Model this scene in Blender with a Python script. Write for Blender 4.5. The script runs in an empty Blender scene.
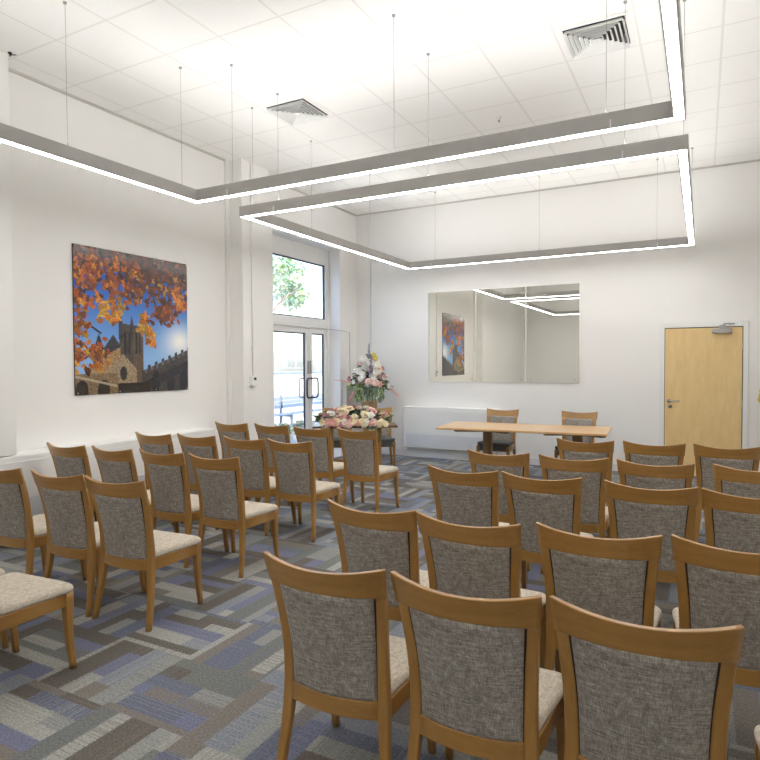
import bpy, bmesh, math, random
import numpy as np
from mathutils import Vector, Matrix, Quaternion

S = bpy.context.scene
COL = S.collection
PI = math.pi
random.seed(7)

# ------------------------------------------------------------------ colour / node helpers
def lin(c):
    out = []
    for v in c:
        v /= 255.0
        out.append(v / 12.92 if v <= 0.04045 else ((v + 0.055) / 1.055) ** 2.4)
    return (out[0], out[1], out[2], 1.0)

class NT:
    """tiny wrapper round a material's node tree"""
    def __init__(self, name):
        self.m = bpy.data.materials.new(name)
        self.m.use_nodes = True
        self.t = self.m.node_tree
        self.t.nodes.clear()
        self.out = self.t.nodes.new('ShaderNodeOutputMaterial')
    def n(self, kind, **kw):
        nd = self.t.nodes.new('ShaderNode' + kind)
        for k, v in kw.items():
            setattr(nd, k, v)
        return nd
    def link(self, a, b):
        self.t.links.new(a, b)
    def put(self, sock, v):
        if hasattr(v, 'is_output') or isinstance(v, bpy.types.NodeSocket):
            self.link(v, sock)
        else:
            sock.default_value = v
    def math(self, op, a, b=None, c=None):
        nd = self.n('Math', operation=op)
        self.put(nd.inputs[0], a)
        if b is not None: self.put(nd.inputs[1], b)
        if c is not None: self.put(nd.inputs[2], c)
        return nd.outputs[0]
    def mix(self, fac, a, b, blend='MIX'):
        nd = self.n('Mix', data_type='RGBA', blend_type=blend)
        self.put(nd.inputs[0], fac); self.put(nd.inputs[6], a); self.put(nd.inputs[7], b)
        return nd.outputs[2]
    def mixf(self, fac, a, b):
        nd = self.n('Mix', data_type='FLOAT')
        self.put(nd.inputs[0], fac); self.put(nd.inputs[2], a); self.put(nd.inputs[3], b)
        return nd.outputs[0]
    def noise(self, vec, scale, detail=3, rough=.55):
        nd = self.n('TexNoise')
        nd.inputs['Scale'].default_value = scale
        nd.inputs['Detail'].default_value = detail
        nd.inputs['Roughness'].default_value = rough
        if vec is not None: self.link(vec, nd.inputs['Vector'])
        return nd.outputs['Fac']
    def mapping(self, vec, scale=(1, 1, 1), rot=(0, 0, 0)):
        nd = self.n('Mapping')
        nd.inputs['Scale'].default_value = scale
        nd.inputs['Rotation'].default_value = rot
        self.link(vec, nd.inputs['Vector'])
        return nd.outputs[0]
    def obj(self):
        return self.n('TexCoord').outputs['Object']
    def ramp(self, fac, stops, interp='LINEAR'):
        nd = self.n('ValToRGB')
        cr = nd.color_ramp
        cr.interpolation = interp
        while len(cr.elements) < len(stops):
            cr.elements.new(0.5)
        for e, (p, c) in zip(cr.elements, stops):
            e.position = p; e.color = c
        self.link(fac, nd.inputs[0])
        return nd.outputs[0]
    def bsdf(self, color, rough=.6, metal=0, spec=.5, bump=None, bump_s=.2, bump_d=.01, coat=0, sheen=0):
        b = self.n('BsdfPrincipled')
        self.put(b.inputs['Base Color'], color)
        self.put(b.inputs['Roughness'], rough)
        b.inputs['Metallic'].default_value = metal
        b.inputs['Specular IOR Level'].default_value = spec
        b.inputs['Coat Weight'].default_value = coat; b.inputs['Coat Roughness'].default_value = .18
        b.inputs['Sheen Weight'].default_value = sheen
        if bump is not None:
            bp = self.n('Bump')
            bp.inputs['Strength'].default_value = bump_s
            bp.inputs['Distance'].default_value = bump_d
            self.link(bump, bp.inputs['Height'])
            self.link(bp.outputs[0], b.inputs['Normal'])
        self.link(b.outputs[0], self.out.inputs[0])
        return b

M = {}
def plain(name, rgb, rough=.6, metal=0, spec=.5, var=0.04, vs=6.0, coat=0):
    t = NT(name)
    c = lin(rgb)
    f = t.noise(t.obj(), vs, 2)
    dk = tuple(v * (1 - var) for v in c[:3]) + (1,)
    lt = tuple(min(1, v * (1 + var)) for v in c[:3]) + (1,)
    t.bsdf(t.mix(f, dk, lt), rough, metal, spec, coat=coat)
    M[name] = t.m
    return t.m

def oak(name, stretch, a=(196, 146, 84), b=(158, 108, 54), rough=.38):
    t = NT(name)
    o = t.obj()
    big = t.noise(t.mapping(o, stretch), 9, 4, .6)
    fine = t.noise(t.mapping(o, tuple(v * 5 for v in stretch)), 14, 3, .6)
    f = t.math('ADD', t.math('MULTIPLY', big, .7), t.math('MULTIPLY', fine, .3))
    c = t.ramp(f, [(.28, lin(b)), (.5, lin(tuple((p + q) / 2 for p, q in zip(a, b)))), (.72, lin(a))])
    t.bsdf(c, rough, spec=.5, bump=fine, bump_s=.04, bump_d=.002, coat=.35)
    M[name] = t.m

oak('oak_x', (.18, 1.6, 1.6), (181, 137, 73), (149, 107, 51))
oak('oak_z', (1.6, 1.6, .18), (181, 137, 73), (149, 107, 51))
oak('oak_y', (1.6, .18, 1.6), (181, 137, 73), (149, 107, 51))
oak('table_oak', (.18, 1.4, 1.4), (222, 182, 130), (203, 160, 106), .35)
oak('dark_oak_z', (1.6, 1.6, .18), (128, 96, 52), (92, 66, 34), .4)
oak('dark_oak_x', (.18, 1.6, 1.6), (128, 96, 52), (92, 66, 34), .4)
oak('door_veneer', (1.3, 1.3, .3), (238, 210, 154), (224, 190, 130), .4)
plain('gap_shade', (52, 38, 24), .8)  # dark colour standing for shade in the backrest gaps
plain('metal_grey', (176, 176, 174), .35, .6)
plain('steel', (176, 172, 166), .3, 1.0)
plain('dark_metal', (52, 56, 66), .35, .6)
plain('white_paint', (236, 236, 234), .45, var=.015)
plain('white_plastic', (238, 238, 236), .35, var=.01)
plain('rail_grey', (190, 188, 185), .5, .1, var=.03, vs=12)
plain('wire_grey', (166, 164, 161), .5, .2)
plain('grille_grey', (224, 226, 230), .5, var=.04)
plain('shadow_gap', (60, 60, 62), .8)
plain('black', (20, 20, 22), .5)
plain('charcoal_fabric', (88, 88, 84), .9, var=.15, vs=90)
plain('vase_white', (236, 234, 226), .25, var=.02)
plain('ribbon', (240, 236, 222), .5)
plain('petal_white', (250, 246, 238), .55, var=.05, vs=30)
plain('petal_blush', (244, 212, 202), .55, var=.1, vs=30)
plain('petal_pink', (238, 186, 178), .55, var=.14, vs=30)
plain('petal_cream', (248, 234, 200), .55, var=.06, vs=30)
plain('petal_yellow', (222, 206, 110), .55, var=.1, vs=30)
plain('petal_mauve', (206, 148, 156), .55, var=.12, vs=30)
plain('petal_lilac', (178, 178, 194), .6, var=.12, vs=30)
plain('leaf_dark', (74, 96, 74), .5, var=.3, vs=25)
plain('leaf_grey', (132, 150, 122), .55, var=.2, vs=25)
plain('leaf_lime', (148, 166, 84), .5, var=.2, vs=25)
plain('bark', (110, 96, 82), .9, var=.2)
plain('tree_leaf', (160, 196, 158), .6, var=.25, vs=3)
plain('render_wall', (226, 224, 216), .9, var=.03)
plain('facade', (206, 208, 204), .9, var=.05)
plain('slate', (92, 110, 132), .6, var=.08)
plain('window_dark', (120, 136, 150), .1, var=.1)
plain('paving', (112, 126, 134), .85, var=.12, vs=3)

# walls: emulsion with faint roller texture
t = NT('wall_paint')
f = t.noise(t.obj(), 180, 2)
big = t.noise(t.obj(), .7, 2)
t.bsdf(t.mix(big, lin((238, 236, 233)), lin((243, 242, 240))), .75, spec=.3, bump=f, bump_s=.05, bump_d=.002)
M['wall_paint'] = t.m

# ceiling tiles with T-bar grid (x pitch .5825, y pitch .5747)
GX0, GX, GY0, GY = -4.545, .5825, 3.120, .5747
t = NT('ceiling_tiles')
sep = t.n('SeparateXYZ'); t.link(t.obj(), sep.inputs[0])
def gridline(sock, o, p, half):
    q = t.math('DIVIDE', t.math('SUBTRACT', sock, o), p)
    d = t.math('ABSOLUTE', t.math('SUBTRACT', q, t.math('ROUND', q)))
    return t.math('LESS_THAN', d, half / p)
l1 = t.math('MAXIMUM', gridline(sep.outputs[0], GX0, GX, .009), gridline(sep.outputs[1], GY0, GY, .009))
sp = t.noise(t.obj(), 150, 2)
base = t.mix(t.math('MULTIPLY', sp, .5), lin((244, 243, 240)), lin((234, 232, 228)))
t.bsdf(t.mix(l1, base, lin((228, 226, 222))), .85, spec=.2, bump=sp, bump_s=.08, bump_d=.003)
M['ceiling_tiles'] = t.m

# carpet tiles: half-metre squares, quarter-turned, each with random stripes
t = NT('carpet_tiles')
sep = t.n('SeparateXYZ'); t.link(t.obj(), sep.inputs[0])
qx = t.math('DIVIDE', t.math('SUBTRACT', sep.outputs[0], .1), .5)
qy = t.math('DIVIDE', t.math('SUBTRACT', sep.outputs[1], 1.81), .5)
ix, iy = t.math('FLOOR', qx), t.math('FLOOR', qy)
fx, fy = t.math('FRACT', qx), t.math('FRACT', qy)
par = t.math('FLOORED_MODULO', t.math('ADD', ix, iy), 2.0)
u = t.mixf(par, fy, fx)          # along the stripes
v = t.mixf(par, fx, fy)          # across the stripes
cid = t.n('CombineXYZ'); t.link(ix, cid.inputs[0]); t.link(iy, cid.inputs[1])
wn = t.n('TexWhiteNoise', noise_dimensions='2D'); t.link(cid.outputs[0], wn.inputs['Vector'])
def vor1(w):
    nd = t.n('TexVoronoi', voronoi_dimensions='1D', feature='F1')
    nd.inputs['Scale'].default_value = 1.0
    nd.inputs['Randomness'].default_value = 1.0
    t.link(w, nd.inputs['W'])
    s = t.n('SeparateColor'); t.link(nd.outputs['Color'], s.inputs[0])
    return s.outputs
jit = t.math('MULTIPLY', t.math('SUBTRACT', t.noise(t.obj(), 150, 3, .75), .5), .10)
st = vor1(t.math('ADD', t.math('MULTIPLY', t.math('ADD', v, jit), 5.6), t.math('MULTIPLY', wn.outputs['Value'], 311.0)))
sg = vor1(t.math('ADD', t.math('MULTIPLY', t.math('ADD', u, jit), 1.15), t.math('MULTIPLY', st[1], 517.0)))
pick = t.math('GREATER_THAN', st[2], .55)
val = t.mixf(pick, st[0], sg[0])
cols = [(0, (106, 100, 94)), (.17, (128, 122, 115)), (.29, (118, 120, 116)), (.40, (117, 120, 143)),
        (.51, (108, 112, 129)), (.60, (133, 138, 147)), (.70, (145, 147, 144)), (.86, (163, 163, 157))]
c0 = t.ramp(val, [(p, lin(q)) for p, q in cols], 'CONSTANT')
# fine tufted rows: now and then the neighbouring yarn colour shows through
st2 = vor1(t.math('ADD', t.math('MULTIPLY', v, 95.0), t.math('MULTIPLY', wn.outputs['Value'], 77.0)))
st3 = vor1(t.math('ADD', t.math('MULTIPLY', u, 70.0), t.math('MULTIPLY', st[1], 41.0)))
val2 = t.math('FRACT', t.math('ADD', val, .23))
c1 = t.ramp(val2, [(p, lin(q)) for p, q in cols], 'CONSTANT')
thin = t.mixf(t.math('GREATER_THAN', st[0], .5), st2[0], st3[0])
c = t.mix(t.math('MULTIPLY', t.math('GREATER_THAN', thin, .62), t.math('MULTIPLY', sg[1], .5)), c0, c1)
tuft = t.noise(t.obj(), 95, 4, .85)
lines = t.math('SINE', t.math('MULTIPLY', u, 420.0))
lines2 = t.math('SINE', t.math('MULTIPLY', v, 300.0))
mod = t.math('ADD', t.math('MULTIPLY', tuft, 2.4), t.math('ADD', t.math('MULTIPLY', lines, .05), t.math('MULTIPLY', lines2, .05)))
mod = t.math('ADD', mod, -.22)
cc = t.n('Mix', data_type='RGBA', blend_type='MULTIPLY')
cc.inputs[0].default_value = 1.0
t.link(c, cc.inputs[6])
comb = t.n('CombineColor')
for i in range(3): t.link(mod, comb.inputs[i])
t.link(comb.outputs[0], cc.inputs[7])
t.bsdf(cc.outputs[2], .95, spec=.15, bump=tuft, bump_s=.35, bump_d=.006)
M['carpet_tiles'] = t.m

# woven chair fabric
t = NT('weave_fabric')
o = t.obj()
wx = t.noise(t.mapping(o, (1, 1, .06)), 330, 2, .7)
wz = t.noise(t.mapping(o, (.06, .06, 1)), 330, 2, .7)
blot = t.noise(o, 60, 3, .6)
f = t.math('ADD', t.math('ADD', t.math('MULTIPLY', wx, .38), t.math('MULTIPLY', wz, .38)), t.math('MULTIPLY', blot, .24))
c = t.ramp(f, [(.36, lin((102, 96, 89))), (.5, lin((151, 144, 135))), (.64, lin((198, 192, 182)))])
t.bsdf(c, .95, spec=.15, bump=f, bump_s=.3, bump_d=.003, sheen=.15)
M['weave_fabric'] = t.m
t = NT('lit_seat_fabric')  # lighter copy of the back weave, top light put into the seat colour
o = t.obj()
wx = t.noise(t.mapping(o, (1, .06, 1)), 330, 2, .7)
wz = t.noise(t.mapping(o, (.06, 1, 1)), 330, 2, .7)
blot = t.noise(o, 60, 3, .6)
f = t.math('ADD', t.math('ADD', t.math('MULTIPLY', wx, .38), t.math('MULTIPLY', wz, .38)), t.math('MULTIPLY', blot, .24))
c = t.ramp(f, [(.36, lin((158, 146, 130))), (.5, lin((200, 189, 172))), (.64, lin((228, 219, 204)))])
t.bsdf(c, .95, spec=.15, bump=f, bump_s=.3, bump_d=.003, sheen=.15)
M['lit_seat_fabric'] = t.m

# mirror
t = NT('mirror_silver')
g = t.n('BsdfGlossy'); g.inputs['Roughness'].default_value = 0.0
sm = t.noise(t.obj(), 1.2, 2)
t.link(t.mix(sm, lin((244, 244, 236)), lin((246, 246, 239))), g.inputs['Color'])
t.link(g.outputs[0], t.out.inputs[0]); M['mirror_silver'] = t.m

# window glass (clear, thin)
t = NT('glass')
b = t.n('BsdfPrincipled')
b.inputs['Base Color'].default_value = (.97, .99, .98, 1)
b.inputs['Roughness'].default_value = 0
b.inputs['Transmission Weight'].default_value = 1
b.inputs['IOR'].default_value = 1.45
b.inputs['Alpha'].default_value = .15
t.link(b.outputs[0], t.out.inputs[0]); M['glass'] = t.m

# LED diffuser
t = NT('led')
e = t.n('Emission'); e.inputs['Color'].default_value = (1, .988, .97, 1); e.inputs['Strength'].default_value = 11.5
t.link(e.outputs[0], t.out.inputs[0]); M['led'] = t.m
t = NT('added_uplight_glow')  # glow of the added uplight strips
e = t.n('Emission'); e.inputs['Color'].default_value = (1, .988, .97, 1); e.inputs['Strength'].default_value = 12
t.link(e.outputs[0], t.out.inputs[0]); M['added_uplight_glow'] = t.m

# printed banner
t = NT('banner_print')
a = t.n('VertexColor', layer_name='print')
t.bsdf(a.outputs['Color'], .22, spec=.5, coat=.5)
M['banner_print'] = t.m

# ------------------------------------------------------------------ mesh helpers
def link_mesh(name, bm, mat, parent=None, smooth=False, loc=None):
    me = bpy.data.meshes.new(name)
    bmesh.ops.recalc_face_normals(bm, faces=bm.faces)
    bm.to_mesh(me); bm.free()
    if smooth:
        for p in me.polygons: p.use_smooth = True
    for mm in (mat if isinstance(mat, (list, tuple)) else [mat]):
        me.materials.append(M[mm])
    o = bpy.data.objects.new(name, me)
    COL.objects.link(o)
    if parent: o.parent = parent
    if loc: o.location = loc
    return o

def add_box(bm, x0, x1, y0, y1, z0, z1, bev=0.0, seg=2, mat=0):
    r = bmesh.ops.create_cube(bm, size=1)
    vs = r['verts']
    bmesh.ops.scale(bm, verts=vs, vec=(x1 - x0, y1 - y0, z1 - z0))
    bmesh.ops.translate(bm, verts=vs, vec=((x0 + x1) / 2, (y0 + y1) / 2, (z0 + z1) / 2))
    fs = {f for v in vs for f in v.link_faces}
    for f in fs: f.material_index = mat
    if bev > 0:
        es = list({e for v in vs for e in v.link_edges})
        bmesh.ops.bevel(bm, geom=es, offset=bev, segments=seg, profile=.5, affect='EDGES')
    return vs

def box(name, mat, x0, x1, y0, y1, z0, z1, parent=None, bev=0.0):
    bm = bmesh.new(); add_box(bm, x0, x1, y0, y1, z0, z1, bev)
    return link_mesh(name, bm, mat, parent)

def loft(bm, rings, closed=False, cap=True, mat=0):
    vv = [[bm.verts.new(p) for p in r] for r in rings]
    n = len(vv[0]); k = len(vv)
    for i in range(k if closed else k - 1):
        a, b = vv[i], vv[(i + 1) % k]
        for j in range(n):
            f = bm.faces.new((a[j], a[(j + 1) % n], b[(j + 1) % n], b[j])); f.material_index = mat
    if cap and not closed:
        bm.faces.new(vv[0]).material_index = mat
        bm.faces.new(list(reversed(vv[-1]))).material_index = mat
    return vv

def rrect(w, h, r=.005, sup=.004):
    """rounded-rectangle profile with support points, as (a, b) pairs"""
    pts = []
    for cx, cy, a0 in ((1, 1, 0), (-1, 1, 90), (-1, -1, 180), (1, -1, 270)):
        ox, oy = cx * (w / 2 - r), cy * (h / 2 - r)
        arc = [(ox + r * math.cos(math.radians(a0 + q)), oy + r * math.sin(math.radians(a0 + q))) for q in (0, 45, 90)]
        s0, s1 = math.radians(a0 - 90), math.radians(a0 + 180)
        pts.append((arc[0][0] + sup * math.cos(s0), arc[0][1] + sup * math.sin(s0)))
        pts += arc
        pts.append((arc[2][0] + sup * math.cos(s1), arc[2][1] + sup * math.sin(s1)))
    return pts

def add_tube(bm, pts, rad, n=8, mat=0, closed=False):
    pts = [Vector(p) for p in pts]
    rings = []
    k = len(pts)
    up = None
    for i, p in enumerate(pts):
        a = pts[(i - 1) % k] if (closed or i > 0) else p
        b = pts[(i + 1) % k] if (closed or i < k - 1) else p
        d = (b - a).normalized()
        if up is None:
            up = Vector((0, 0, 1)) if abs(d.z) < .9 else Vector((1, 0, 0))
        s = d.cross(up).normalized(); up = s.cross(d).normalized()
        r = rad[i] if isinstance(rad, (list, tuple)) else rad
        rings.append([p + s * (r * math.cos(2 * PI * j / n)) + up * (r * math.sin(2 * PI * j / n)) for j in range(n)])
    loft(bm, rings, closed=closed, cap=not closed, mat=mat)

def add_lathe(bm, prof, n=20, c=(0, 0, 0), mat=0):
    rings = [[(c[0] + r * math.cos(2 * PI * j / n), c[1] + r * math.sin(2 * PI * j / n), c[2] + z) for j in range(n)] for r, z in prof]
    loft(bm, rings, mat=mat)

def tag(o, label, cat, group=None, kind=None):
    if label: o['label'] = label
    if cat: o['category'] = cat
    if group: o['group'] = group
    if kind: o['kind'] = kind
    return o

def empty(name, loc=(0, 0, 0), rz=0.0):
    o = bpy.data.objects.new(name, None)
    COL.objects.link(o); o.location = loc; o.rotation_euler = (0, 0, rz)
    o.empty_display_size = .1
    return o

def struct(o, label=None, cat=None):
    o['kind'] = 'structure'
    if label: o['label'] = label
    if cat: o['category'] = cat
    return o

def copy_tree(o, parent=None):
    c = o.copy(); COL.objects.link(c)
    if parent: c.parent = parent
    for ch in list(o.children): copy_tree(ch, c)
    return c

def interp(tab, z):
    for (z0, *a), (z1, *b) in zip(tab, tab[1:]):
        if z <= z1:
            q = (z - z0) / (z1 - z0); q = max(0, q)
            return [p + (s - p) * q for p, s in zip(a, b)]
    return list(tab[-1][1:])

def smooth_tab(tab, zs):
    """Catmull-Rom through rows of tab, sampled at zs"""
    Z = [r[0] for r in tab]
    out = []
    for z in zs:
        i = max(0, min(len(tab) - 2, next((k for k in range(len(tab) - 1) if z <= Z[k + 1]), len(tab) - 2)))
        q = (z - Z[i]) / (Z[i + 1] - Z[i])
        row = []
        for c in range(1, len(tab[0])):
            p1, p2 = tab[i][c], tab[i + 1][c]
            m1 = (tab[i + 1][c] - tab[i - 1][c]) / (Z[i + 1] - Z[i - 1]) if i > 0 else (p2 - p1) / (Z[i + 1] - Z[i])
            m2 = (tab[i + 2][c] - tab[i][c]) / (Z[i + 2] - Z[i]) if i < len(tab) - 2 else (p2 - p1) / (Z[i + 1] - Z[i])
            h = Z[i + 1] - Z[i]
            row.append((2*q**3 - 3*q*q + 1) * p1 + (q**3 - 2*q*q + q) * h * m1 + (-2*q**3 + 3*q*q) * p2 + (q**3 - q*q) * h * m2)
        out.append([z] + row)
    return out

# ------------------------------------------------------------------ room shell
XL, YB, ZC = -5.345, 9.199, 4.125
XR, YR = 1.36, -2.05
D0, D1, DZ = 6.87, 8.65, 3.44        # garden-door opening in the left wall
WT = .30

struct(box('floor', 'carpet_tiles', XL - .0, XR, YR, YB, -.12, 0))
struct(box('ceiling', 'ceiling_tiles', XL - .3, XR + .2, YR - .2, YB + .2, ZC, ZC + .15))
bm = bmesh.new()
add_box(bm, XL - WT, XL, YR - .2, D0, -.12, ZC)
add_box(bm, XL - WT, XL, D1, YB + .2, -.12, ZC)
add_box(bm, XL - WT, XL, D0, D1, DZ, ZC)
add_box(bm, XL - WT, XL, D0, D1, -.12, 0)
struct(link_mesh('wall_left', bm, 'wall_paint'))
struct(box('wall_back', 'wall_paint', XL, XR + .2, YB, YB + .2, -.12, ZC))
struct(box('wall_right', 'wall_paint', XR, XR + .2, YR - .2, YB, -.12, ZC))
struct(box('wall_rear', 'wall_paint', XL, XR, YR - .2, YR, -.12, ZC))
struct(box('pilaster', 'wall_paint', XL, -5.09, 2.56, 3.065, .80, ZC, bev=.004))
struct(box('pilaster', 'wall_paint', XL, -5.115, 5.964, 6.50, 0, ZC, bev=.004))
struct(box('trim_1', 'white_paint', XL, XL + .035, 5.90, 5.964, 0, ZC, bev=.004))       # pipe boxing in the corner
# skirting and edge trim
sk = [('baseboard_back', XL, -.53, YB - .016, YB, 0, .11), ('baseboard_back', .53, XR, YB - .016, YB, 0, .11),
      ('baseboard_left', XL, XL + .016, 2.0, 5.90, 0, .11), ('baseboard_left', XL, XL + .016, YR, 2.0, 0, .11),
      ('baseboard_left', XL, XL + .016, 6.5, D0, 0, .11), ('baseboard_left', XL, XL + .016, D1, YB, 0, .11),
      ('baseboard_right', XR - .016, XR, YR, YB, 0, .11), ('baseboard_rear', XL, XR, YR, YR + .016, 0, .11)]
for n, *b in sk: struct(box(n, 'white_paint', *b, bev=.003))
# angle trim where ceiling meets walls
tr = [(XL, XL + .022, YR, YB, ZC - .02, ZC), (XL, XR, YB - .022, YB, ZC - .02, ZC), (XL, XR, YR, YR + .022, ZC - .02, ZC), (XR - .022, XR, YR, YB, ZC - .02, ZC)]
plain('trim_shade', (196, 192, 187), .6)
for i, b in enumerate(tr): struct(box('trim_%d' % (i + 2), 'trim_shade', *b))
# vertical pipe boxing in the back corner
bm = bmesh.new()
add_box(bm, -5.105, -5.055, YB - .03, YB, 0, ZC - .02, .003)
add_box(bm, -5.05, -5.035, YB - .015, YB, 0, ZC - .02, .002)
struct(link_mesh('trim_6', bm, 'white_paint'))

# ------------------------------------------------------------------ garden door + top light
FX = XL - .25                        # plane of the frame
win = empty('window_1', (FX, 0, 0)); struct(win)
bm = bmesh.new()
add_box(bm, -.04, .04, D0, D0 + .10, 2.17, DZ, .004); add_box(bm, -.04, .04, D1 - .10, D1, 2.17, DZ, .004)
add_box(bm, -.04, .04, D0 + .10, D1 - .10, 3.18, DZ, .004); add_box(bm, -.04, .04, D0 + .10, D1 - .10, 2.17, 2.28, .004)
link_mesh('window_frame', bm, 'white_paint', win)
bm = bmesh.new()
a0, a1, b0, b1 = D0 + .10, D1 - .10, 2.28, 3.18
add_box(bm, -.012, .012, a0, a0 + .02, b0, b1); add_box(bm, -.012, .012, a1 - .02, a1, b0, b1)
add_box(bm, -.012, .012, a0 + .02, a1 - .02, b0, b0 + .02); add_box(bm, -.012, .012, a0 + .02, a1 - .02, b1 - .02, b1)
link_mesh('gasket', bm, 'dark_metal', win)
box('pane', 'glass', -.004, .004, a0 + .02, a1 - .02, b0 + .02, b1 - .02, win)

dr = empty('door_1', (FX, 0, 0)); struct(dr)
bm = bmesh.new()
add_box(bm, -.04, .04, D0, D0 + .05, 0, 2.17, .004); add_box(bm, -.04, .04, D1 - .05, D1, 0, 2.17, .004)
add_box(bm, -.04, .04, D0 + .05, D1 - .05, 2.115, 2.17, .004)
link_mesh('door_frame', bm, 'white_paint', dr)
MEET = 8.06
for (y0, y1, hy) in ((D0 + .055, MEET - .004, MEET - .13), (MEET + .004, D1 - .055, MEET + .13)):
    bm = bmesh.new()
    st_ = .085
    add_box(bm, -.03, .03, y0, y0 + st_, .01, 2.11, .004); add_box(bm, -.03, .03, y1 - st_, y1, .01, 2.11, .004)
    add_box(bm, -.03, .03, y0 + st_, y1 - st_, 2.04, 2.11, .004); add_box(bm, -.03, .03, y0 + st_, y1 - st_, .01, .14, .004)
    lf = link_mesh('door_leaf', bm, 'white_paint', dr)
    bm = bmesh.new()
    g0, g1 = y0 + st_, y1 - st_
    add_box(bm, -.012, .012, g0, g0 + .018, .14, 2.04); add_box(bm, -.012, .012, g1 - .018, g1, .14, 2.04)
    add_box(bm, -.012, .012, g0 + .018, g1 - .018, .14, .158); add_box(bm, -.012, .012, g0 + .018, g1 - .018, 2.022, 2.04)
    link_mesh('gasket', bm, 'dark_metal', lf)
    box('pane', 'glass', -.004, .004, g0 + .018, g1 - .018, .158, 2.022, lf)
    if y0 > MEET - .05:
        # closed-loop pull handles, one each side of the leaf
        for sx in (1, -1):
            bm = bmesh.new()
            pts = []
            for cy, cz, a0_ in ((1, 1, 0), (-1, 1, 90), (-1, -1, 180), (1, -1, 270)):
                for q in (0, 30, 60, 90):
                    an = math.radians(a0_ + q)
                    pts.append((sx * .075, 8.09 + cy * .105 + .05 * math.cos(an), 1.165 + cz * .105 + .05 * math.sin(an)))
            add_tube(bm, pts, .014, 8, closed=True)
            for z in (1.05, 1.28): add_tube(bm, [(sx * .028, 8.105, z), (sx * .075, 8.105, z)] if False else [(sx * .028, 8.12, z + (.027 if z > 1.1 else -.027)), (sx * .075, 8.12, z + (.04 if z > 1.1 else -.04))], .009, 8)
            link_mesh('handle', bm, 'dark_metal', lf, True)
bm = bmesh.new(); add_box(bm, .03, .042, MEET + .012, MEET + .05, 1.39, 1.6, .003); add_box(bm, .03, .042, MEET - .05, MEET - .014, 1.39, 1.6, .003)
p = link_mesh('finger_plate', bm, 'steel', dr)
# door contact cable running to the corner
bm = bmesh.new()
cab = [(FX + .045, D0 + .2, 2.135), (FX + .045, 7.9, 2.128), (FX + .045, 8.03, 2.118), (FX + .045, 8.12, 2.13), (FX + .045, 8.63, 2.128), (FX + .06, 8.642, 2.128), (XL - .004, 8.642, 2.1), (XL + .007, 8.645, 2.1), (XL + .007, 8.66, 2.1), (XL + .007, 8.945, 2.085), (XL + .007, 8.955, 1.28)]
add_tube(bm, cab, .0045, 6)
tag(link_mesh('alarm_cable', bm, 'wire_grey'), 'thin grey cable run along the head of the glazed garden doors', 'cable')

# ------------------------------------------------------------------ oak door in the back wall
d2 = empty('door_2', (0, YB, 0)); struct(d2)
bm = bmesh.new()
add_box(bm, -.525, -.465, -.022, .0, 0, 2.08, .004); add_box(bm, .462, .522, -.022, .0, 0, 2.08, .004)
add_box(bm, -.465, .462, -.022, .0, 2.012, 2.08, .004)
link_mesh('architrave', bm, 'white_paint', d2)
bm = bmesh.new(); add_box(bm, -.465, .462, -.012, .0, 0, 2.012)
link_mesh('door_gap_shade', bm, 'shadow_gap', d2)  # dark sheet behind the leaf, painted as shade in its gap
lf = box('door_leaf', 'door_veneer', -.458, .452, -.018, -.004, .008, 2.0, d2, .002)
bm = bmesh.new()
add_lathe(bm, [(.026, 0), (.026, .008), (.012, .01), (.012, .045)], 16)
bmesh.ops.rotate(bm, verts=bm.verts, cent=(0, 0, 0), matrix=Matrix.Rotation(PI / 2, 3, 'X'))
bmesh.ops.translate(bm, verts=bm.verts, vec=(-.405, -.018, 1.02))
add_tube(bm, [(-.405, -.06, 1.02), (-.39, -.064, 1.02), (-.275, -.062, 1.02)], .009, 8)
link_mesh('lever_handle', bm, 'steel', lf, True)
bm = bmesh.new()
add_lathe(bm, [(.025, 0), (.025, .008), (.010, .009), (.010, .012)], 16)
bmesh.ops.rotate(bm, verts=bm.verts, cent=(0, 0, 0), matrix=Matrix.Rotation(PI / 2, 3, 'X'))
bmesh.ops.translate(bm, verts=bm.verts, vec=(-.39, -.018, .945))
link_mesh('lock', bm, 'steel', lf, True)
bm = bmesh.new()
add_box(bm, .10, .33, -.075, -.018, 1.925, 1.985, .006)
add_box(bm, .19, .27, -.07, -.02, 1.985, 2.03, .006)
cl = link_mesh('door_closer', bm, 'metal_grey', lf)
bm = bmesh.new()
add_tube(bm, [(.235, -.055, 2.03), (.24, -.22, 2.035)], .009, 8); add_tube(bm, [(.24, -.22, 2.04), (.36, -.03, 2.045)], .008, 8)
link_mesh('closer_arm', bm, 'metal_grey', cl, True)
for z in (1.75, 1.0, .25):
    box('hinge', 'steel', .450, .466, -.026, -.016, z - .05, z + .05, d2, .002)

# ------------------------------------------------------------------ mirrors
for x0, x1, w in ((-3.977, -3.178, 'beside the heater end of the row'), (-3.156, -2.386, 'in the middle of the row of three'), (-2.364, -1.594, 'nearest the oak door')):
    m = empty('wall_mirror', ((x0 + x1) / 2, YB, 1.246))
    tag(m, 'tall frameless mirror panel on the back wall, ' + w, 'mirror', 'mirror panels on the back wall')
    hw = (x1 - x0) / 2
    box('glass', 'mirror_silver', -hw, hw, -.012, -.004, 0, 1.454, m)
    box('backing', 'white_paint', -hw - .008, hw + .008, -.004, -.0, -.006, 1.46, m)
    for sx in (-1, 1):
        bm = bmesh.new()
        add_lathe(bm, [(.007, 0), (.007, .003), (.004, .005)], 12)
        bmesh.ops.rotate(bm, verts=bm.verts, cent=(0, 0, 0), matrix=Matrix.Rotation(PI / 2, 3, 'X'))
        bmesh.ops.translate(bm, verts=bm.verts, vec=(sx * (hw - .06), -.0115, .05))
        link_mesh('fixing_screw', bm, 'steel', m, True)

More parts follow.
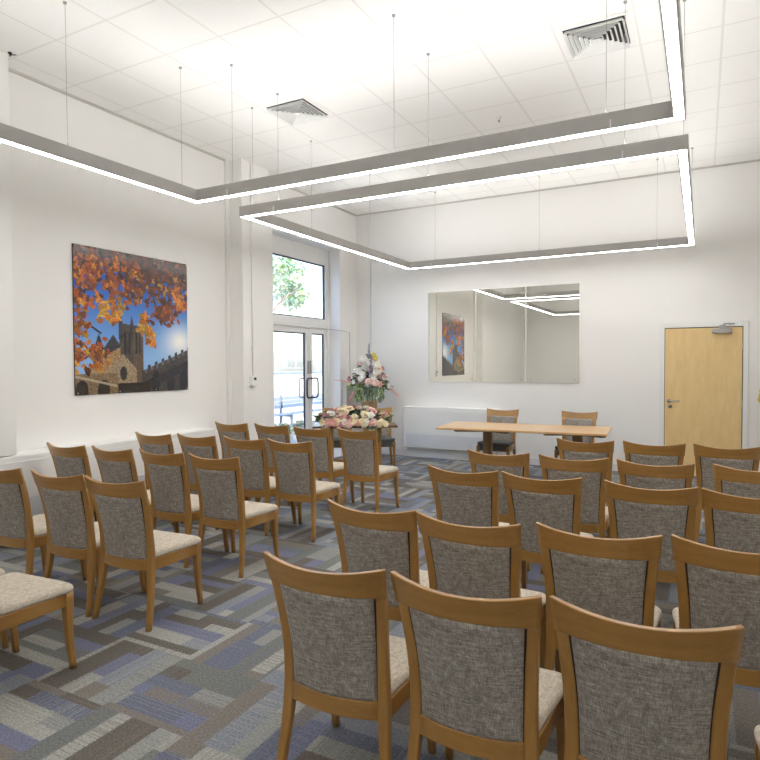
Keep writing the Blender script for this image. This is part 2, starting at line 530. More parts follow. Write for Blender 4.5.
plain('cabinet_grey', (206, 203, 198), .6)
# ------------------------------------------------------------------ heaters
def heater(name, loc, rz, L, z0, z1, depth, label):
    """long fan convector; local x along the wall, +y into the room is negative y"""
    h = empty(name, loc, rz)
    tag(h, label, 'heater', 'long convector heaters')
    bm = bmesh.new()
    add_box(bm, 0, L, -depth, 0, z0, z1, .012, 3)
    link_mesh('casing', bm, 'white_paint', h)
    bm = bmesh.new()
    add_box(bm, .05, L - .05, -depth - .006, -depth, z0 + .25, z1 - .05, .003)
    link_mesh('front_panel', bm, 'white_paint', h)
    bm = bmesh.new()
    zz = z0 + .04
    add_box(bm, .05, L - .05, -depth - .003, -depth, z0 + .025, z0 + .225)
    while zz < z0 + .22:
        add_box(bm, .05, L - .05, -depth - .012, -depth - .003, zz, zz + .008); zz += .022
    link_mesh('grille', bm, 'grille_grey', h)
    box('plinth', 'cabinet_grey', .04, L - .04, -depth + .06, -.02, .115, z0, h)
    return h
heater('convector_heater', (-4.36, YB - .0015, 0), 0, 1.60, .17, .84, .18, 'long white convector heater on the back wall under the mirrors')
heater('convector_heater', (XL + .0015, 2.0, 0), PI / 2, 3.42, .2, .79, .262, 'long white convector heater under the autumn picture')
# base boxing under the back heater
struct(box('trim_7', 'white_paint', -4.42, -2.7, YB - .06, YB, 0, .11, bev=.003))

# ------------------------------------------------------------------ grey boxed panel beside the garden doors
pb = empty('wall_cabinet', (XL, 8.69, 0))
tag(pb, 'low grey boxed-in cabinet on the wall between garden doors and corner', 'cabinet')
plain('cabinet_grey', (206, 203, 198), .6)
box('body', 'cabinet_grey', 0, .09, .01, .48, 0, 1.25, pb, .004)
box('top', 'white_paint', 0, .10, 0, .49, 1.25, 1.27, pb, .003)

# ------------------------------------------------------------------ thermostat and conduit on the pilaster
px_ = -5.115
bm = bmesh.new(); add_tube(bm, [(px_ + .008, 6.13, ZC), (px_ + .008, 6.13, 1.40)], .008, 8)
cd = empty('conduit', (0, 0, 0)); tag(cd, 'thin vertical white conduit running down the pilaster to the thermostat', 'conduit')
link_mesh('tube', bm, 'white_plastic', cd, True)
for z in (1.75, 2.35, 2.95, 3.55):
    box('clip', 'white_plastic', px_, px_ + .02, 6.114, 6.146, z - .012, z + .012, cd, .002)
th = empty('thermostat', (px_, 6.13, 1.315)); tag(th, 'small white thermostat box on the pilaster beside the garden doors', 'thermostat')
box('case', 'white_plastic', 0, .03, -.052, .052, -.05, .075, th, .006)
box('display', 'dark_metal', .03, .033, -.002, .042, .03, .062, th, .001)
box('mounting_plate', 'white_plastic', -.0, .004, -.056, .056, -.054, .08, th)
box('base_strip', 'grille_grey', .0, .034, -.047, .047, -.05, -.03, th, .003)

# ceiling bits
def disc(name, x, y, label, cat, r=.045):
    o = empty(name, (x, y, ZC)); tag(o, label, cat)
    bm = bmesh.new(); add_lathe(bm, [(r, 0), (r, -.012), (r * .8, -.02)], 20)
    link_mesh('base', bm, 'white_plastic', o, True)
    bm = bmesh.new(); add_lathe(bm, [(r * .4, -.02), (r * .4, -.04), (r * .15, -.045)], 16)
    link_mesh('sensor', bm, 'metal_grey', o, True)
disc('smoke_detector', -1.915, 6.305, 'small round detector on the ceiling tiles beyond the hanging lights', 'detector', .022)
hk = empty('ceiling_hook', (-5.06, 3.06, ZC)); tag(hk, 'tiny dark hook at the top corner of the near pilaster', 'hook')
bm = bmesh.new(); add_lathe(bm, [(.016, 0), (.016, -.01), (.006, -.014), (.006, -.03)], 10)
link_mesh('stem', bm, 'black', hk); 
bm = bmesh.new(); add_tube(bm, [(0, 0, -.02), (.05, .02, -.022)], .004, 6); link_mesh('arm', bm, 'black', hk)

plain('ceiling_tiles_plain', (240, 238, 235), .8, var=.01)
# ------------------------------------------------------------------ four-way ceiling diffusers
def vent(cx, cy, label):
    o = empty('air_vent', (cx, cy, ZC)); tag(o, label, 'vent', 'square ceiling air vents')
    bm = bmesh.new()
    def ring(h0, z0, h1, z1, th):
        r0 = [(-h0, -h0, z0), (h0, -h0, z0), (h0, h0, z0), (-h0, h0, z0)]
        r1 = [(-h1, -h1, z1), (h1, -h1, z1), (h1, h1, z1), (-h1, h1, z1)]
        r2 = [(-h1 + th, -h1 + th, z1), (h1 - th, -h1 + th, z1), (h1 - th, h1 - th, z1), (-h1 + th, h1 - th, z1)]
        r3 = [(-h0 + th, -h0 + th, z0), (h0 - th, -h0 + th, z0), (h0 - th, h0 - th, z0), (-h0 + th, h0 - th, z0)]
        loft(bm, [r0, r1, r2, r3], closed=True)
    for k in range(6):
        hh = .224 - k * .034
        ring(hh - .017, -.006, hh, -.036, .004)
    add_box(bm, -.03, .03, -.03, .03, -.036, -.032)
    link_mesh('louvre', bm, 'white_paint', o)
    bm = bmesh.new()
    for s in (-1, 1):
        add_box(bm, -.262, .262, min(s * .226, s * .262), max(s * .226, s * .262), -.006, 0)
        add_box(bm, min(s * .226, s * .262), max(s * .226, s * .262), -.226, .226, -.006, 0)
    link_mesh('frame', bm, 'ceiling_tiles_plain', o)
    box('duct_shade', 'black', -.227, .227, -.227, .227, -.004, -.001, o)  # flat black sheet painted as the dark between the louvres
vent(-3.665, 5.14, 'square air vent in the ceiling above the poster-side chairs')
vent(-.76, 5.12, 'square air vent in the ceiling above the door-side chairs, near the bright light corner')

# ------------------------------------------------------------------ hanging light rails
ZT, ZB_ = 3.105, 3.005
RW = .07
def rails(name, x0, x1, y0, y1, wires, label):
    o = empty(name, (x0, y0, 0)); tag(o, label, 'ceiling light', 'square hanging light rails')
    ox, oy = x0, y0
    def frame(bm, w0, w1, za, zb):
        # rectangular frame between inset w0 (outer) and w1 (inner)
        def R(w, z): return [(x0 + w - ox, y0 + w - oy, z), (x1 - w - ox, y0 + w - oy, z), (x1 - w - ox, y1 - w - oy, z), (x0 + w - ox, y1 - w - oy, z)]
        loft(bm, [R(w0, za), R(w0, zb), R(w1, zb), R(w1, za)], closed=True)
    bm = bmesh.new(); frame(bm, 0, RW, ZB_, ZT)
    link_mesh('housing', bm, 'rail_grey', o)
    bm = bmesh.new(); frame(bm, .010, RW - .010, ZB_ - .001, ZB_ + .006)
    link_mesh('diffuser', bm, 'led', o)
    bm = bmesh.new(); frame(bm, .014, RW - .014, ZT - .004, ZT + .001)
    link_mesh('added_uplight', bm, 'added_uplight_glow', o)  # unseen uplight, added to brighten the ceiling
    for (wx, wy) in wires:
        bm = bmesh.new()
        add_tube(bm, [(wx - ox, wy - oy, ZT), (wx - ox, wy - oy, ZC)], .0016, 6)
        add_lathe(bm, [(.0035, ZT), (.0035, ZT + .03), (.0018, ZT + .034)], 8, (wx - ox, wy - oy, 0))
        add_lathe(bm, [(.012, ZC - .012), (.014, ZC)], 10, (wx - ox, wy - oy, 0))
        link_mesh('suspension_wire', bm, 'wire_grey', o)
    # joint clips on the inner faces
    for jx in (x0 + .42, x1 - .42):
        box('joint_clip', 'white_plastic', jx - ox - .004, jx - ox + .004, -.004, 0, ZB_, ZB_ + .055, o)
        box('joint_clip', 'white_plastic', jx - ox - .004, jx - ox + .004, y1 - RW - oy - .004, y1 - RW - oy, ZB_, ZB_ + .055, o)
X0, X1 = -4.055, -.10
rails('light_rail', X0, X1, -.60, 4.12, [(-4.02, 3.91), (-4.02, 2.83), (-4.02, .8), (-3.6, 4.085), (-2.04, 4.085), (-.55, 4.085), (-.135, 3.9), (-.135, 2.5)], 'grey hanging light rail rectangle nearest the camera, running past the picture wall')
rails('light_rail', X0, X1, 4.69, 8.57, [(-3.6, 4.725), (-2.04, 4.725), (-.51, 4.725), (-3.58, 8.535), (-2.02, 8.535), (-.53, 8.535), (-4.02, 4.86), (-4.02, 5.9), (-4.02, 7.3), (-.135, 4.9), (-.135, 8.3)], 'grey hanging light rail rectangle farther away, in front of the mirrors')

# ------------------------------------------------------------------ chairs
HW = .2355                                     # half width of the top rail
BACK = [(0.0, -.232, .2175, .029, .029), (.10, -.212, .210, .033, .031), (.25, -.188, .196, .038, .034), (.38, -.176, .189, .041, .036),
        (.50, -.180, .189, .040, .030), (.62, -.197, .194, .040, .026), (.72, -.219, .2015, .040, .024), (.80, -.240, .208, .040, .023), (.89, -.266, .2150, .041, .022)]
def back_at(z): return smooth_tab(BACK, [z])[0][1:]     # y, xc, w, d
def sag(z, s): return .055 * (1 - s * s) * (0.55 + .45 * max(0, min(1, (z - .35) / .5)))
def chair_parts(parent, seat_kind):
    # rear posts
    for sx in (-1, 1):
        bm = bmesh.new()
        rings = []
        for z, y, xc, w, d in smooth_tab(BACK, [i * .80 / 16 for i in range(17)]):
            rings.append([(sx * xc + a, y + b, z) for a, b in rrect(w, d, .006, .003)])
        loft(bm, rings)
        link_mesh('back_post', bm, 'oak_z' if seat_kind == 'light' else 'oak_z', parent, True)
    # top rail
    bm = bmesh.new()
    rings = []
    N = 22
    prof = rrect(.021, .106, .0035, .003)
    for i in range(N + 1):
        s = -1 + 2 * i / N
        rg = []
        for a, b in prof:
            e_ = 1 - s * s
            z = .834 + b - e_ * (.0145 + .0115 * b / .053)
            y, xc, w, d = back_at(min(z, .89))
            hw = xc + w / 2
            dydx = 2 * .055 * s / HW
            nx, ny = -dydx, 1
            L_ = math.hypot(nx, ny)
            rg.append((s * hw + a * nx / L_, y - sag(z, s) + a * ny / L_, z))
        rings.append(rg)
    loft(bm, rings)
    link_mesh('top_rail', bm, 'oak_x', parent, True)
    # lower back rail
    bm = bmesh.new(); rings = []
    prof = rrect(.024, .066, .005, .003)
    for i in range(13):
        s = -1 + 2 * i / 12
        rg = []
        for a, b in prof:
            z = .367 + b - .003 * (1 - s * s)
            y, xc, w, d = back_at(z)
            rg.append((s * (xc - w / 2 + .004), y - sag(z, s * .93) + a, z))
        rings.append(rg)
    loft(bm, rings)
    link_mesh('back_rail', bm, 'oak_x', parent, True)
    # upholstered back pad
    bm = bmesh.new()
    nz, ns = 14, 16
    z0, z1 = .398, .786
    rings = []
    for k in range(nz + 1):
        q = k / nz
        # cluster rows at both ends for the rounded edge
        q = .5 - .5 * math.cos(PI * q)
        fr, bk = [], []
        ez = min(1, max(0.0, min(q, 1 - q)) / .035)
        for i in range(ns + 1):
            s = math.sin(PI / 2 * (-1 + 2 * i / ns))
            es = min(1, (1 - abs(s)) / .06)
            zc = z0 + (z1 - z0) * q - .005 * (1 - s * s)
            y, xc, w, d = back_at(zc)
            hx = (xc - w / 2 - .0015)
            th = .004 + .012 * math.sqrt(max(0, 1 - (1 - ez) ** 2)) * math.sqrt(max(0, 1 - (1 - es) ** 2)) + .006 * (1 - s * s) * math.sin(PI * q)
            yc = y - sag(zc, s * .9)
            bk.append((s * hx, yc - th + .002, zc)); fr.append((s * hx, yc + th + .004, zc))
        rings.append(bk + fr[::-1])
    loft(bm, rings)
    link_mesh('backrest_pad', bm, 'weave_fabric', parent, True)
    # dark sheet inside the pad, coloured as shade for the gap round it
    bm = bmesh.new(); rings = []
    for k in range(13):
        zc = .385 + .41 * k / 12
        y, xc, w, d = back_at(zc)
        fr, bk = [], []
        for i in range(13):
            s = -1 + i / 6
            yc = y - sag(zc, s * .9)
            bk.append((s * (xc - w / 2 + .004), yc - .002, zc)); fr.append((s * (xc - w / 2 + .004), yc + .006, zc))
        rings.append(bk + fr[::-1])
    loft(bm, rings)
    link_mesh('pad_gap_shade', bm, 'gap_shade', parent, True)
    # front legs (sabre)
    for sx in (-1, 1):
        bm = bmesh.new(); rings = []
        for z, y, xc, w in smooth_tab([(0, .212, .219, .027), (.10, .200, .2165, .031), (.22, .191, .214, .036), (.33, .190, .212, .043), (.402, .191, .211, .045)], [0, .05, .1, .15, .2, .25, .3, .33, .37, .402]):
            rings.append([(sx * xc + a, y + b, z) for a, b in rrect(w, w, .005, .003)])
        loft(bm, rings)
        link_mesh('leg', bm, 'oak_z', parent, True)
    # seat rails
    for sx in (-1, 1):
        bm = bmesh.new()
        prof = rrect(.022, .068, .004, .003)
        loft(bm, [[(sx * xx + a, yy, .366 + b) for a, b in prof] for xx, yy in ((.193, -.160), (.216, .172))])
        link_mesh('side_rail', bm, 'oak_y', parent, True)
    bm = bmesh.new()
    prof = rrect(.022, .068, .004, .003)
    loft(bm, [[(xx, .200 + a, .366 + b) for a, b in prof] for xx in (-.192, .192)])
    link_mesh('front_rail', bm, 'oak_x', parent, True)
    # seat cushion
    def outline(inset, z, low=0):
        pts = []
        corners = [(-.198, -.155, .02), (.198, -.155, .02), (.243, .226, .05), (-.243, .226, .05)]
        n = len(corners)
        for i, (cx, cy, r) in enumerate(corners):
            cx -= math.copysign(inset, cx); cy -= math.copysign(inset, cy)
            p = Vector(corners[i - 1][:2]); q = Vector(corners[(i + 1) % n][:2]); c = Vector((cx, cy))
            da = (p - Vector(corners[i][:2])).normalized(); db = (q - Vector(corners[i][:2])).normalized()
            r = max(.012, r)
            for k in range(6):
                tt = k / 5
                a = c + da * r * (1 - tt) ** 1.0; b = c + db * r * tt
                pt = c + da * r * (1 - tt) ** 2 + db * r * tt ** 2
                # crown: higher in the middle, dropping to the edges
                pts.append((pt.x, pt.y, z))
        return pts
    bm = bmesh.new()
    if seat_kind == 'light':
        lv = [(.008, .399), (.001, .404), (0, .415), (.003, .427), (.012, .437), (.030, .4445), (.06, .450), (.10, .4535), (.14, .455)]
    else:
        lv = [(.006, .342), (-.012, .346), (-.014, .38), (-.014, .41), (-.006, .435), (.008, .446), (.03, .453), (.07, .458), (.12, .460)]
    loft(bm, [outline(i_, z_) for i_, z_ in lv])
    link_mesh('seat_cushion', bm, 'lit_seat_fabric' if seat_kind == 'light' else 'charcoal_fabric', parent, True)

def make_chair(kind):
    o = empty('dining_chair'); chair_parts(o, kind)
    return o
proto = make_chair('light')
proto_dark = make_chair('dark')
used = {'light': False, 'dark': False}
def place(cx, cy, deg, label, group, kind='light'):
    """(cx, cy) = mid-point between the two top corners of the back"""
    src = proto if kind == 'light' else proto_dark
    o = src if not used[kind] else copy_tree(src)
    used[kind] = True
    a = math.radians(deg)
    off = Vector((0, -.266))
    off = Vector((off.x * math.cos(a) - off.y * math.sin(a), off.x * math.sin(a) + off.y * math.cos(a)))
    o.location = (cx - off.x, cy - off.y, 0); o.rotation_euler = (0, 0, a)
    tag(o, label, 'chair', group)
    return o
LB = 'chairs of the poster-side block'
RB = 'chairs of the door-side block'
C0 = 'oak chair with grey fabric back, '
# poster-side block, rows listed from the flowers back towards the camera
rowsL = [("front row of poster-side block", [(-4.765, 5.33, .6), (-4.226, 5.371, -1.5), (-3.663, 5.335, -1.5), (-3.124, 5.36, -2)]),
         ("second row of poster-side block", [(-4.728, 4.176, .4), (-4.239, 4.254, 1), (-3.685, 4.289, 1.2), (-3.196, 4.316, 1)]),
         ("third row of poster-side block", [(-4.742, 3.267, 1.4), (-4.201, 3.292, -.6), (-3.69, 3.335, -.6), (-3.17, 3.349, 1.8)]),
         ("fourth row of poster-side block", [(-4.12, 2.35, 2), (-3.548, 2.382, 2.8), (-3.052, 2.405, 3.8)]),
         ("last row of poster-side block", [(-3.555, 1.45, 4), (-3.02, 1.48, 4)])]
posn = {4: ['nearest the wall in ', 'second from the wall in ', 'second from the aisle in ', 'aisle end of '],
        3: ['third from the aisle in ', 'second from the aisle in ', 'aisle end of '],
        2: ['only a seat edge showing, in ', 'only its seat in view, aisle end of ']}
for rn, chs in rowsL:
    for (x, y, a), pn in zip(chs, posn[len(chs)]):
        lab = C0 + pn + rn
        if rn.startswith('last'):
            lab = 'oak chair, ' + pn + rn
        place(x, y, a, lab, LB)
rowsR = [("door-side block's front row", [(-.893, 5.444, 1.3), (-.355, 5.507, 1.3), (.175, 5.55, 1.5)], 3),
         ("door-side block's second row", [(-1.357, 4.442, 1.4), (-.808, 4.438, 2.9), (-.279, 4.444, 1.3), (.30, 4.50, 1.5)], 4),
         ("door-side block's third row", [(-1.342, 3.632, -1.3), (-.844, 3.623, .5), (-.249, 3.617, 2), (.237, 3.61, 1.5)], 4),
         ("door-side block's fourth row", [(-1.374, 2.487, -.5), (-.892, 2.465, -1), (-.369, 2.532, 3), (.136, 2.58, 1.5)], 4),
         ("door-side block's last row", [(-1.133, 1.708, 3), (-.636, 1.72, 1.2), (-.141, 1.748, 2.2), (.385, 1.70, 0)], 4)]
pr = ['aisle end of ', 'second from the aisle in ', 'third from the aisle in ', 'farthest from the aisle in ']
for rn, chs, k in rowsR:
    for i, (x, y, a) in enumerate(chs):
        place(x, y, a, C0 + pr[i] + rn, RB)
TB = 'chairs with dark seats facing the audience'
place(-2.545, 8.56, 180, 'oak chair with dark seat behind the long table, nearer the heater', TB, 'dark')
place(-1.48, 8.57, 180, 'oak chair with dark seat behind the long table, nearer the oak door', TB, 'dark')
ang = 32
dv = Vector((math.cos(math.radians(ang)), math.sin(math.radians(ang))))
wc = Vector((-4.19, 8.30))
w = wc - dv * .24; v_ = wc - dv * .84
place(w.x, w.y, 180 + ang, 'oak chair with dark grey seat behind the flower table, nearer the heater', TB, 'dark')
place(v_.x, v_.y, 180 + ang, 'oak chair with dark grey seat behind the flower table, nearer the garden doors', TB, 'dark')

# ------------------------------------------------------------------ long table
tb = empty('conference_table', (-2.01, 7.66, 0), math.radians(3.6))
tag(tb, 'long oak conference table on two columns in front of the mirrors', 'table')
bm = bmesh.new(); add_box(bm, -1.03, 1.03, -.43, .43, .705, .732, .006, 3)
link_mesh('tabletop', bm, 'table_oak', tb)
for cx in (-.46, .66):
    bm = bmesh.new(); add_lathe(bm, [(.062, .05), (.062, .685)], 24, (cx, 0, 0))
    link_mesh('column', bm, 'dark_oak_z', tb)
    bm = bmesh.new()
    for sx in (-1, 1):
        for sy in (-1, 1):
            p0 = Vector((cx, 0)); p1 = Vector((cx + sx * .33, sy * .36)); d = (p1 - p0).normalized(); n_ = Vector((-d.y, d.x)) * .03
            for za, zb, zt in ((.655, .705, .68),):
                r = [(p0.x + n_.x, p0.y + n_.y), (p0.x - n_.x, p0.y - n_.y), (p1.x - n_.x, p1.y - n_.y), (p1.x + n_.x, p1.y + n_.y)]
                loft(bm, [[(r[0][0], r[0][1], .655), (r[1][0], r[1][1], .655), (r[1][0], r[1][1], .705), (r[0][0], r[0][1], .705)],
                          [(r[3][0], r[3][1], .68), (r[2][0], r[2][1], .68), (r[2][0], r[2][1], .705), (r[3][0], r[3][1], .705)]])
    link_mesh('top_bracket', bm, 'dark_oak_x', tb)
    bm = bmesh.new()
    for sx in (-1, 1):
        for sy in (-1, 1):
            p0 = Vector((cx, 0)); p1 = Vector((cx + sx * .28, sy * .33)); d = (p1 - p0).normalized(); n_ = Vector((-d.y, d.x)) * .035
            loft(bm, [[(p0.x + n_.x, p0.y + n_.y, 0), (p0.x - n_.x, p0.y - n_.y, 0), (p0.x - n_.x, p0.y - n_.y, .07), (p0.x + n_.x, p0.y + n_.y, .07)],
                      [(p1.x + n_.x, p1.y + n_.y, 0), (p1.x - n_.x, p1.y - n_.y, 0), (p1.x - n_.x, p1.y - n_.y, .04), (p1.x + n_.x, p1.y + n_.y, .04)]])
    link_mesh('foot', bm, 'dark_oak_x', tb)

# ------------------------------------------------------------------ flowers
def leaf_into(bm, p, d, L, W, rnd, mat=0, droop=.3):
    d = d.normalized()
    up = Vector((0, 0, 1))
    s = d.cross(up)
    if s.length < .05: s = Vector((1, 0, 0))
    s.normalize(); s = Quaternion(d, rnd.uniform(-1, 1)) @ s
    nrm = s.cross(d).normalized()
    pts = [(0, .15), (.35, 1), (.7, .75), (1, .05)]
    prev = None
    for q, w in pts:
        c = p + d * (L * q) - up * (droop * L * q * q)
        a = bm.verts.new(c + s * (W * w / 2) + nrm * (W * .12 * w)); m = bm.verts.new(c); b = bm.verts.new(c - s * (W * w / 2) + nrm * (W * .12 * w))
        if prev:
            f = bm.faces.new((prev[0], a, m, prev[1])); f.material_index = mat
            f = bm.faces.new((prev[1], m, b, prev[2])); f.material_index = mat
        prev = (a, m, b)

def bloom_mesh(name, mat, rnd, layers=4):
    """open rose, radius 1, facing +z"""
    bm = bmesh.new()
    for l in range(layers):
        n = 4 + l
        r1 = .32 + .68 * (l + 1) / layers
        r0 = .10 * l
        ztop = .62 - .52 * (l / max(1, layers - 1)) ** 1.2
        for k in range(n):
            a0 = 2 * PI * (k + .37 * l) / n + rnd.uniform(-.12, .12)
            span = 2 * PI / n * .72
            grid = []
            for i in range(4):
                q = i / 3
                row = []
                for j in range(4):
                    e = -1 + 2 * j / 3
                    wq = span * (.45 + .55 * math.sin(PI * min(1, .25 + q * .62)))
                    an = a0 + e * wq
                    rr = r0 + (r1 - r0) * q * (1 - .16 * e * e * q)
                    zz = -.25 + (ztop + .25) * math.sin(q * PI / 2 * (1.25 if l > 1 else 1)) - .08 * e * e * q
                    row.append(bm.verts.new((rr * math.cos(an), rr * math.sin(an), zz)))
                grid.append(row)
            for i in range(3):
                for j in range(3):
                    bm.faces.new((grid[i][j], grid[i][j + 1], grid[i + 1][j + 1], grid[i + 1][j]))
    # heart
    r = bmesh.ops.create_icosphere(bm, subdivisions=1, radius=.24)
    bmesh.ops.translate(bm, verts=r['verts'], vec=(0, 0, .3))
    me = bpy.data.meshes.new(name)
    bm.to_mesh(me); bm.free()
    for p in me.polygons: p.use_smooth = True
    me.materials.append(M[mat])
    return me
rf = random.Random(21)
BL = {k: [bloom_mesh('flower', 'petal_' + k, rf) for _ in range(2)] for k in ('white', 'blush', 'pink', 'cream', 'yellow', 'mauve')}
def bloom(parent, kind, p, d, R):
    o = bpy.data.objects.new('flower', rf.choice(BL[kind]))
    COL.objects.link(o); o.parent = parent
    q = Vector((0, 0, 1)).rotation_difference(Vector(d).normalized())
    o.rotation_mode = 'QUATERNION'; o.rotation_quaternion = q @ Quaternion((0, 0, 1), rf.uniform(0, 6))
    o.location = p; o.scale = (R, R, R)
    return o
def spike(bm, p, d, L, r, n, mat=0):
    """flower spike: many tiny petals round a stem"""
    d = Vector(d).normalized()
    for i in range(n):
        q = i / n
        c = Vector(p) + d * L * q
        a = rf.uniform(0, 2 * PI)
        s = d.orthogonal().normalized(); s = Quaternion(d, a) @ s
        leaf_into(bm, c, s + d * .5, r * (1.15 - q * .75), r * .8, rf, mat)

# --- casket spray on the small table
ft = empty('side_table', (-4.14, 7.06, 0), math.radians(ang))
tag(ft, 'small oak table holding the long flower spray, by the garden doors', 'table')
bm = bmesh.new(); add_box(bm, -.56, .56, -.21, .21, .70, .73, .005, 3); link_mesh('tabletop', bm, 'dark_oak_x', ft)
for sx in (-1, 1):
    box('leg_panel', 'oak_z', sx * .32 - .035, sx * .32 + .035, -.07, .07, 0, .70, ft, .004)
box('stretcher', 'oak_x', -.285, .285, -.02, .02, .18, .26, ft, .004)
sp = empty('flower_spray', (-4.14, 7.02, .732), math.radians(ang))
tag(sp, 'long low spray of white and pink roses lying on the small oak table', 'flowers')
cols_ = ['white', 'white', 'cream', 'blush', 'blush', 'pink', 'pink', 'cream', 'mauve']
for i in range(70):
    t_ = rf.uniform(-1, 1)
    a = rf.uniform(-.1, PI + .1)
    ex = .45 * t_
    ry = .19 * math.sqrt(max(.12, 1 - t_ * t_ * .8)); rz = .165 * math.sqrt(max(.15, 1 - t_ * t_ * .85))
    p = Vector((ex, -ry * math.cos(a), .06 + rz * max(0, math.sin(a))))
    d = Vector((t_ * .5, -math.cos(a), max(.1, math.sin(a)) + .2))
    bloom(sp, rf.choice(cols_), p, d, rf.uniform(.046, .068))
for i in range(22):
    t_ = -1 + 2 * i / 21
    bloom(sp, rf.choice(cols_), Vector((.41 * t_ + rf.uniform(-.01, .01), -.215 - rf.uniform(0, .03), .03 + rf.uniform(-.01, .03))), Vector((t_ * .4, -1, rf.uniform(0, .5))), rf.uniform(.042, .058))
for t_ in (-.86, .86):
    for k in range(4): bloom(sp, rf.choice(cols_), Vector((.45 * t_ * (1 + .06 * k), -.12 + .07 * k, .07 + .02 * (k % 2))), Vector((t_, -.6, .5)), rf.uniform(.042, .055))
bm = bmesh.new()
for i in range(560):
    t_ = rf.uniform(-1.08, 1.08); a = rf.uniform(0, PI)
    p = Vector((.43 * t_, -.15 * math.cos(a), .05 + .10 * math.sin(a) * math.sqrt(max(.1, 1 - min(1, t_ * t_)))))
    d = Vector((t_ * 1.0 + rf.uniform(-.4, .4), -math.cos(a) * 1.2, math.sin(a) * .6 + rf.uniform(.15, .5)))
    leaf_into(bm, p, d, rf.uniform(.07, .12), rf.uniform(.025, .045), rf, rf.choice([0, 0, 1, 2]), .15)
# trailing greenery over the front edge
for (tx, n) in ((-.40, 14), (.22, 18), (.28, 20)):
    for k in range(n):
        q = k / n
        p = Vector((tx + rf.uniform(-.03, .03), -.225 - rf.uniform(0, .03), .03 - q * .26))
        leaf_into(bm, p, Vector((rf.uniform(-1, 1), -.5, -.9)), .07, .03, rf, rf.choice([0, 0, 1]), .3)
link_mesh('foliage', bm, ['leaf_dark', 'leaf_grey', 'leaf_lime'], sp)['kind'] = 'stuff'

# --- pedestal arrangement in the corner
PX, PY = -4.835, 8.74
pd = empty('pedestal', (PX, PY, 0)); tag(pd, 'square wooden pedestal under the tall flower arrangement in the back corner', 'pedestal')
box('column', 'oak_z', -.09, .09, -.09, .09, .04, .93, pd, .004)
box('top', 'table_oak', -.105, .105, -.105, .105, .93, .96, pd, .004)
box('plinth', 'oak_x', -.15, .15, -.15, .15, 0, .04, pd, .004)
ar = empty('flower_arrangement', (PX, PY, .961))
tag(ar, 'tall triangular arrangement of white, pink and lilac flowers on the corner pedestal', 'flowers')
bm = bmesh.new(); add_lathe(bm, [(.05, 0), (.07, .03), (.075, .10), (.06, .17), (.05, .19), (.042, .18), (.05, .10), (.045, .02)], 20)
link_mesh('vase', bm, 'vase_white', ar, True)
bm = bmesh.new()
for s in (-1, 1):
    pts = [(-.03 + s * .012, -.085, .17), (-.032 + s * .016, -.118, .08), (-.03 + s * .02, -.122, .0), (-.03 + s * .022, -.14, -.03)]
    for (a, b) in zip(pts, pts[1:]):
        v = [bm.verts.new((a[0] - .012, a[1], a[2])), bm.verts.new((a[0] + .012, a[1], a[2])), bm.verts.new((b[0] + .012, b[1], b[2])), bm.verts.new((b[0] - .012, b[1], b[2]))]
        bm.faces.new(v)
rb = link_mesh('ribbon', bm, 'ribbon', ar)
md = rb.modifiers.new('thickness', 'SOLIDIFY'); md.thickness = .003
VD = Vector((.475, -.88, 0))            # towards the seats
VS = Vector((.88, .475, 0))
for i in range(52):
    q = rf.random() ** .8
    z = .22 + .48 * q
    wd = .36 * (1 - q) ** .75 + .05
    sx = rf.uniform(-1, 1) * wd
    dp = .16 * (1 - q) + .05
    p = VS * sx + VD * (dp * math.sqrt(max(.05, 1 - (sx / wd) ** 2)) * rf.uniform(.7, 1.1)) + Vector((0, 0, z))
    d = VD * 1 + VS * (sx * 3) + Vector((0, 0, (q - .25) * 1.4))
    kind = rf.choice(['white', 'blush', 'pink', 'blush', 'cream', 'mauve', 'white', 'white'])
    bloom(ar, kind, p, d, rf.uniform(.035, .058))
for p_, k_, r_ in (((.0, .16, .60), 'white', .07), ((.10, .14, .44), 'white', .065), ((-.02, .22, .30), 'blush', .06), ((.09, .22, .28), 'blush', .065), ((.16, .17, .25), 'pink', .055),
                   ((-.10, .17, .66), 'white', .075), ((.09, .1, .68), 'yellow', .05), ((.07, .1, .73), 'yellow', .04), ((.12, .12, .56), 'white', .065)):
    bloom(ar, k_, VS * p_[0] + VD * p_[1] + Vector((0, 0, p_[2])), VD + Vector((0, 0, .3)), r_)
bm = bmesh.new()
for i in range(700):
    q = rf.random(); z = .16 + .52 * q
    wd = .38 * (1 - q) ** .75 + .04
    sx = rf.uniform(-1, 1) * wd
    p = VS * sx * .75 + VD * rf.uniform(-.12, .14) * (1.1 - q) + Vector((0, 0, z))
    d = VS * (sx * 4 + rf.uniform(-.4, .4)) + VD * rf.uniform(-.6, .8) + Vector((0, 0, rf.uniform(-.3, .8) + q))
    leaf_into(bm, p, d, rf.uniform(.07, .13), rf.uniform(.025, .05), rf, rf.choice([0, 0, 0, 1, 2]), .3)
for i in range(170):                     # drooping greenery round the vase
    sx = rf.uniform(-.24, .22)
    p = VS * sx + VD * rf.uniform(.165, .21) + Vector((0, 0, rf.uniform(.03, .22)))
    leaf_into(bm, p, VS * rf.uniform(-.5, .5) + VD * .5 + Vector((0, 0, -1)), .085, .028, rf, rf.choice([1, 1, 0, 2]), .2)
link_mesh('foliage', bm, ['leaf_dark', 'leaf_grey', 'leaf_lime'], ar)['kind'] = 'stuff'
